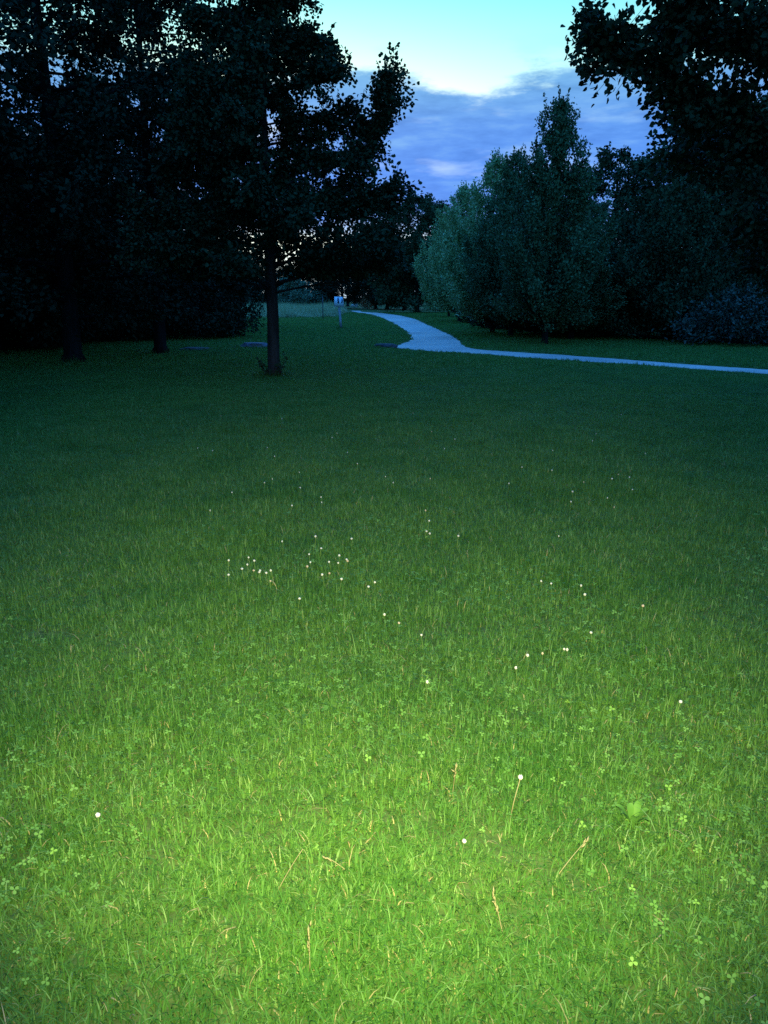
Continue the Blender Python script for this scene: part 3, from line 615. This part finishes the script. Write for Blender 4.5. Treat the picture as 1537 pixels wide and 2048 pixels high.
# ------------------------------------------------------------------ white clover heads and straws in the torchlight
def flower_mesh(seed, r, h):
    rng = np.random.default_rng(seed); V = []; F = []; mi = []
    tip = np.array([rng.normal(0, .12)*h, rng.normal(0, .12)*h, h])
    for k in range(26):                                   # florets round the head
        z = 1 - 2*(k + .5)/26; a = k*2.39996; q = math.sqrt(max(0, 1 - z*z)); d = np.array([q*math.cos(a), q*math.sin(a), z])
        u = np.cross(d, [.3, .2, .9]); u /= np.linalg.norm(u); v = np.cross(d, u); n0 = len(V)
        V += [tip + d*r*.3 + u*r*.2, tip + d*r*.3 - u*r*.1 + v*r*.2, tip + d*r*.3 - u*r*.1 - v*r*.2, tip + d*r*rng.uniform(.85, 1.1) + u*r*.22, tip + d*r*rng.uniform(.85, 1.1) - u*r*.18 + v*r*.2, tip + d*r*rng.uniform(.85, 1.1) - u*r*.18 - v*r*.2]
        F += [(n0, n0+1, n0+4, n0+3), (n0+1, n0+2, n0+5, n0+4), (n0+2, n0, n0+3, n0+5), (n0+3, n0+4, n0+5)]; mi += [0]*4
    n0 = len(V); w = .0011
    for P_ in (np.array([0, 0, 0.]), tip*.5 + np.array([.004, 0, 0]), tip):
        V += [P_ + np.array([w, 0, 0]), P_ + np.array([-w/2, w, 0]), P_ + np.array([-w/2, -w, 0])]
    for s in range(2):
        for k in range(3): F.append((n0 + 3*s + k, n0 + 3*s + (k+1) % 3, n0 + 3*s + 3 + (k+1) % 3, n0 + 3*s + 3 + k)); mi.append(1)
    L = [i for f in F for i in f]
    return mesh_np('white_flower', V, L, [len(f) for f in F], [M['petal_brown' if seed % 4 == 3 else 'petal'], M['stem']], mi)
FM = [flower_mesh(300 + i, .0064, .085) for i in range(6)]
FLOWERS = [(-0.82,1.87),(0.21,1.75),(-0.42,3.52),(-0.42,3.93),(-0.4,4.03),(-0.24,3.75),(-0.09,3.69),(-0.06,3.75),(0.0,3.3),(0.06,3.24),(0.17,3.1),(-0.86,3.99),(-0.81,3.8),(-0.75,3.91),(-0.75,3.97),(-0.71,3.9),(-0.75,4.08),(-0.73,4.05),(-0.67,3.9),(-0.65,3.87),(-0.62,3.86),(-0.59,3.75),(-0.59,3.85),(-0.31,3.83),(-0.3,4.06),(-0.26,4.14),(-0.25,4.04),(-0.21,4.04),(-0.22,4.08),(-0.43,4.48),(-0.38,4.3),(-0.43,4.2),(-0.2,4.47),(-0.3,3.88),(-0.65,5.16),(0.83,3.75),(0.87,3.75),(1.01,3.66),(0.99,3.56),(0.66,2.92),(0.75,2.97),(0.77,2.93),(0.59,2.88),(0.53,2.77),(0.92,3.13),(0.28,5.07),(0.29,4.84),(0.25,4.67),(0.45,4.54),(0.3,4.57),(0.16,2.63),(1.23,3.4),(1.07,2.51),(1.8,5.99),(1.42,5.58),(-0.63,5.75),(-0.95,5.93),(-2.01,9.49),(1.34,5.35),(1.42,6.32),(-0.45,5.41),(-0.9,5.99),(2.0,6.1),(1.58,5.91),(-1.23,9.18),(-0.5,8.13),(2.27,8.18),(1.63,5.44),(0.97,5.84),(0.37,6.04),(-1.13,5.57),(1.91,5.73),(-0.53,7.82),(2.96,9.57),(2.13,7.76),(0.51,8.17),(0.08,5.85),(-1.14,7.34),(-1.18,5.04),(-1.65,7.26),(0.58,7.28),(0.37,9.65),(-0.6,4.35),(0.02,6.12),(-0.45,5.3),(-0.22,6.58),(0.72,7.72),(1.95,6.24),(-0.72,6.33),(1.61,7.24),(-0.35,7.16),(-1.0,6.9),(1.18,6.47),(1.6,5.15),(2.46,7.11),(-1.8,7.35),(1.08,4.54)]
rng = np.random.default_rng(77)
for i, (x, y) in enumerate(FLOWERS):
    o = link('white_flower', FM[i % 6], None, (x, y, float(ground_z(x, y)))); s = rng.uniform(.8, 1.15) if i < 55 else rng.uniform(.55, .85); o.scale = (s, s, rng.uniform(.85, 1.15)); o.rotation_euler = (0, 0, rng.random()*6.28)
    tag(o, 'small white clover flower dotting the lawn', 'flower', 'small white clover flowers in the lawn')
tall = empty('tall_clover_flower', (.37, 1.94, float(ground_z(.37, 1.94)))); tag(tall, 'pale clover flower on the tallest bare stalk, at the lower right of the lit lawn', 'flower')
hm = flower_mesh(350, .0075, .001); hh = link('flower_head', hm, tall, (.028, .012, .150))
b = MB(); b.tube([(0, 0, 0), (.010, .004, .07), (.028, .012, .150)], [.0018, .0016, .0013], 6); link('stalk', b.mesh('stalk', M['straw']), tall)
def straw(loc, rz, L_, tilt, ears, label, seed):
    rng = np.random.default_rng(seed); e = empty('dry_grass_stalk', (loc[0], loc[1], float(ground_z(loc[0], loc[1]))), rz); tag(e, label, 'dry grass')
    d = np.array([math.sin(tilt), 0, math.cos(tilt)]); P_ = bez(np.zeros(3), d*L_*.5 + np.array([0, 0, L_*.08]), d*L_, 6)
    b = MB(); b.tube(P_, np.linspace(.0015, .0009, 6), 5); link('stalk', b.mesh('stalk', M['straw']), e)
    if ears:
        b = MB()
        for k in range(ears):
            c = P_[-1] - d*.006*k + rng.normal(0, .0015, 3); q = d + rng.normal(0, .35, 3); q /= np.linalg.norm(q); b.tube([c, c + q*.007, c + q*.015], [.0008, .0026, .0005], 5)
        link('seed_head', b.mesh('seed_head', M['straw']), e)
    return e
straw((-.28, 1.66), .3, .14, .55, 0, 'straight straw-coloured stalk lying aslant in the lower left lit grass', 1)
straw((.21, 2.05), -1.2, .13, .15, 8, 'upright dry stalk with a pale seed head left of the tall clover flower', 2)
straw((-.17, 1.42), 1.7, .10, .3, 10, 'dry stalk with a thick tan seed head at the bottom left of centre', 3)
straw((.29, 1.52), 2.3, .11, .35, 9, 'dry tan seed head leaning at the bottom right of centre', 4)
straw((.46, 1.72), .5, .13, .9, 5, 'pale curved dry stalk bent low to the right of the tall clover flower', 5)
straw((-.08, 1.72), 2.9, .09, 1.0, 4, 'tan dry stalk lying flat among clover near the middle of the lit grass', 6)
# a broad-leaved weed
wd = empty('broadleaf_weed', (.73, 1.93, float(ground_z(.73, 1.93)))); tag(wd, 'dark broad-leaved weed rosette in the lit grass at the lower right', 'plant')
wm = []
for k in range(7):
    a = k*.9 + .2*math.sin(k*3); L_ = .034 + .012*math.sin(k*2.3); n = 6; V = []; F = []
    for i in range(n):
        u = i/(n - 1); ww = .011*math.sin(math.pi*min(1, u*.9 + .08))**.7*(1 if i < n-1 else .1)
        r = .01 + L_*u; z = .012 + .045*math.sin(u*1.9)
        for s, dz in ((-1, .004), (0, -.001), (1, .004)): V.append((r*math.cos(a) - s*ww*math.sin(a), r*math.sin(a) + s*ww*math.cos(a), z + dz))
    for i in range(n - 1):
        for c in (0, 1): F.append((3*i + c, 3*i + c + 1, 3*i + 4 + c, 3*i + 3 + c))
    link('leaf', mesh_np('leaf', V, [i for f in F for i in f], [4]*len(F), M['clover'], tint=[.1 + .5*((k*37) % 10)/10]*len(V), smooth=True), wd)
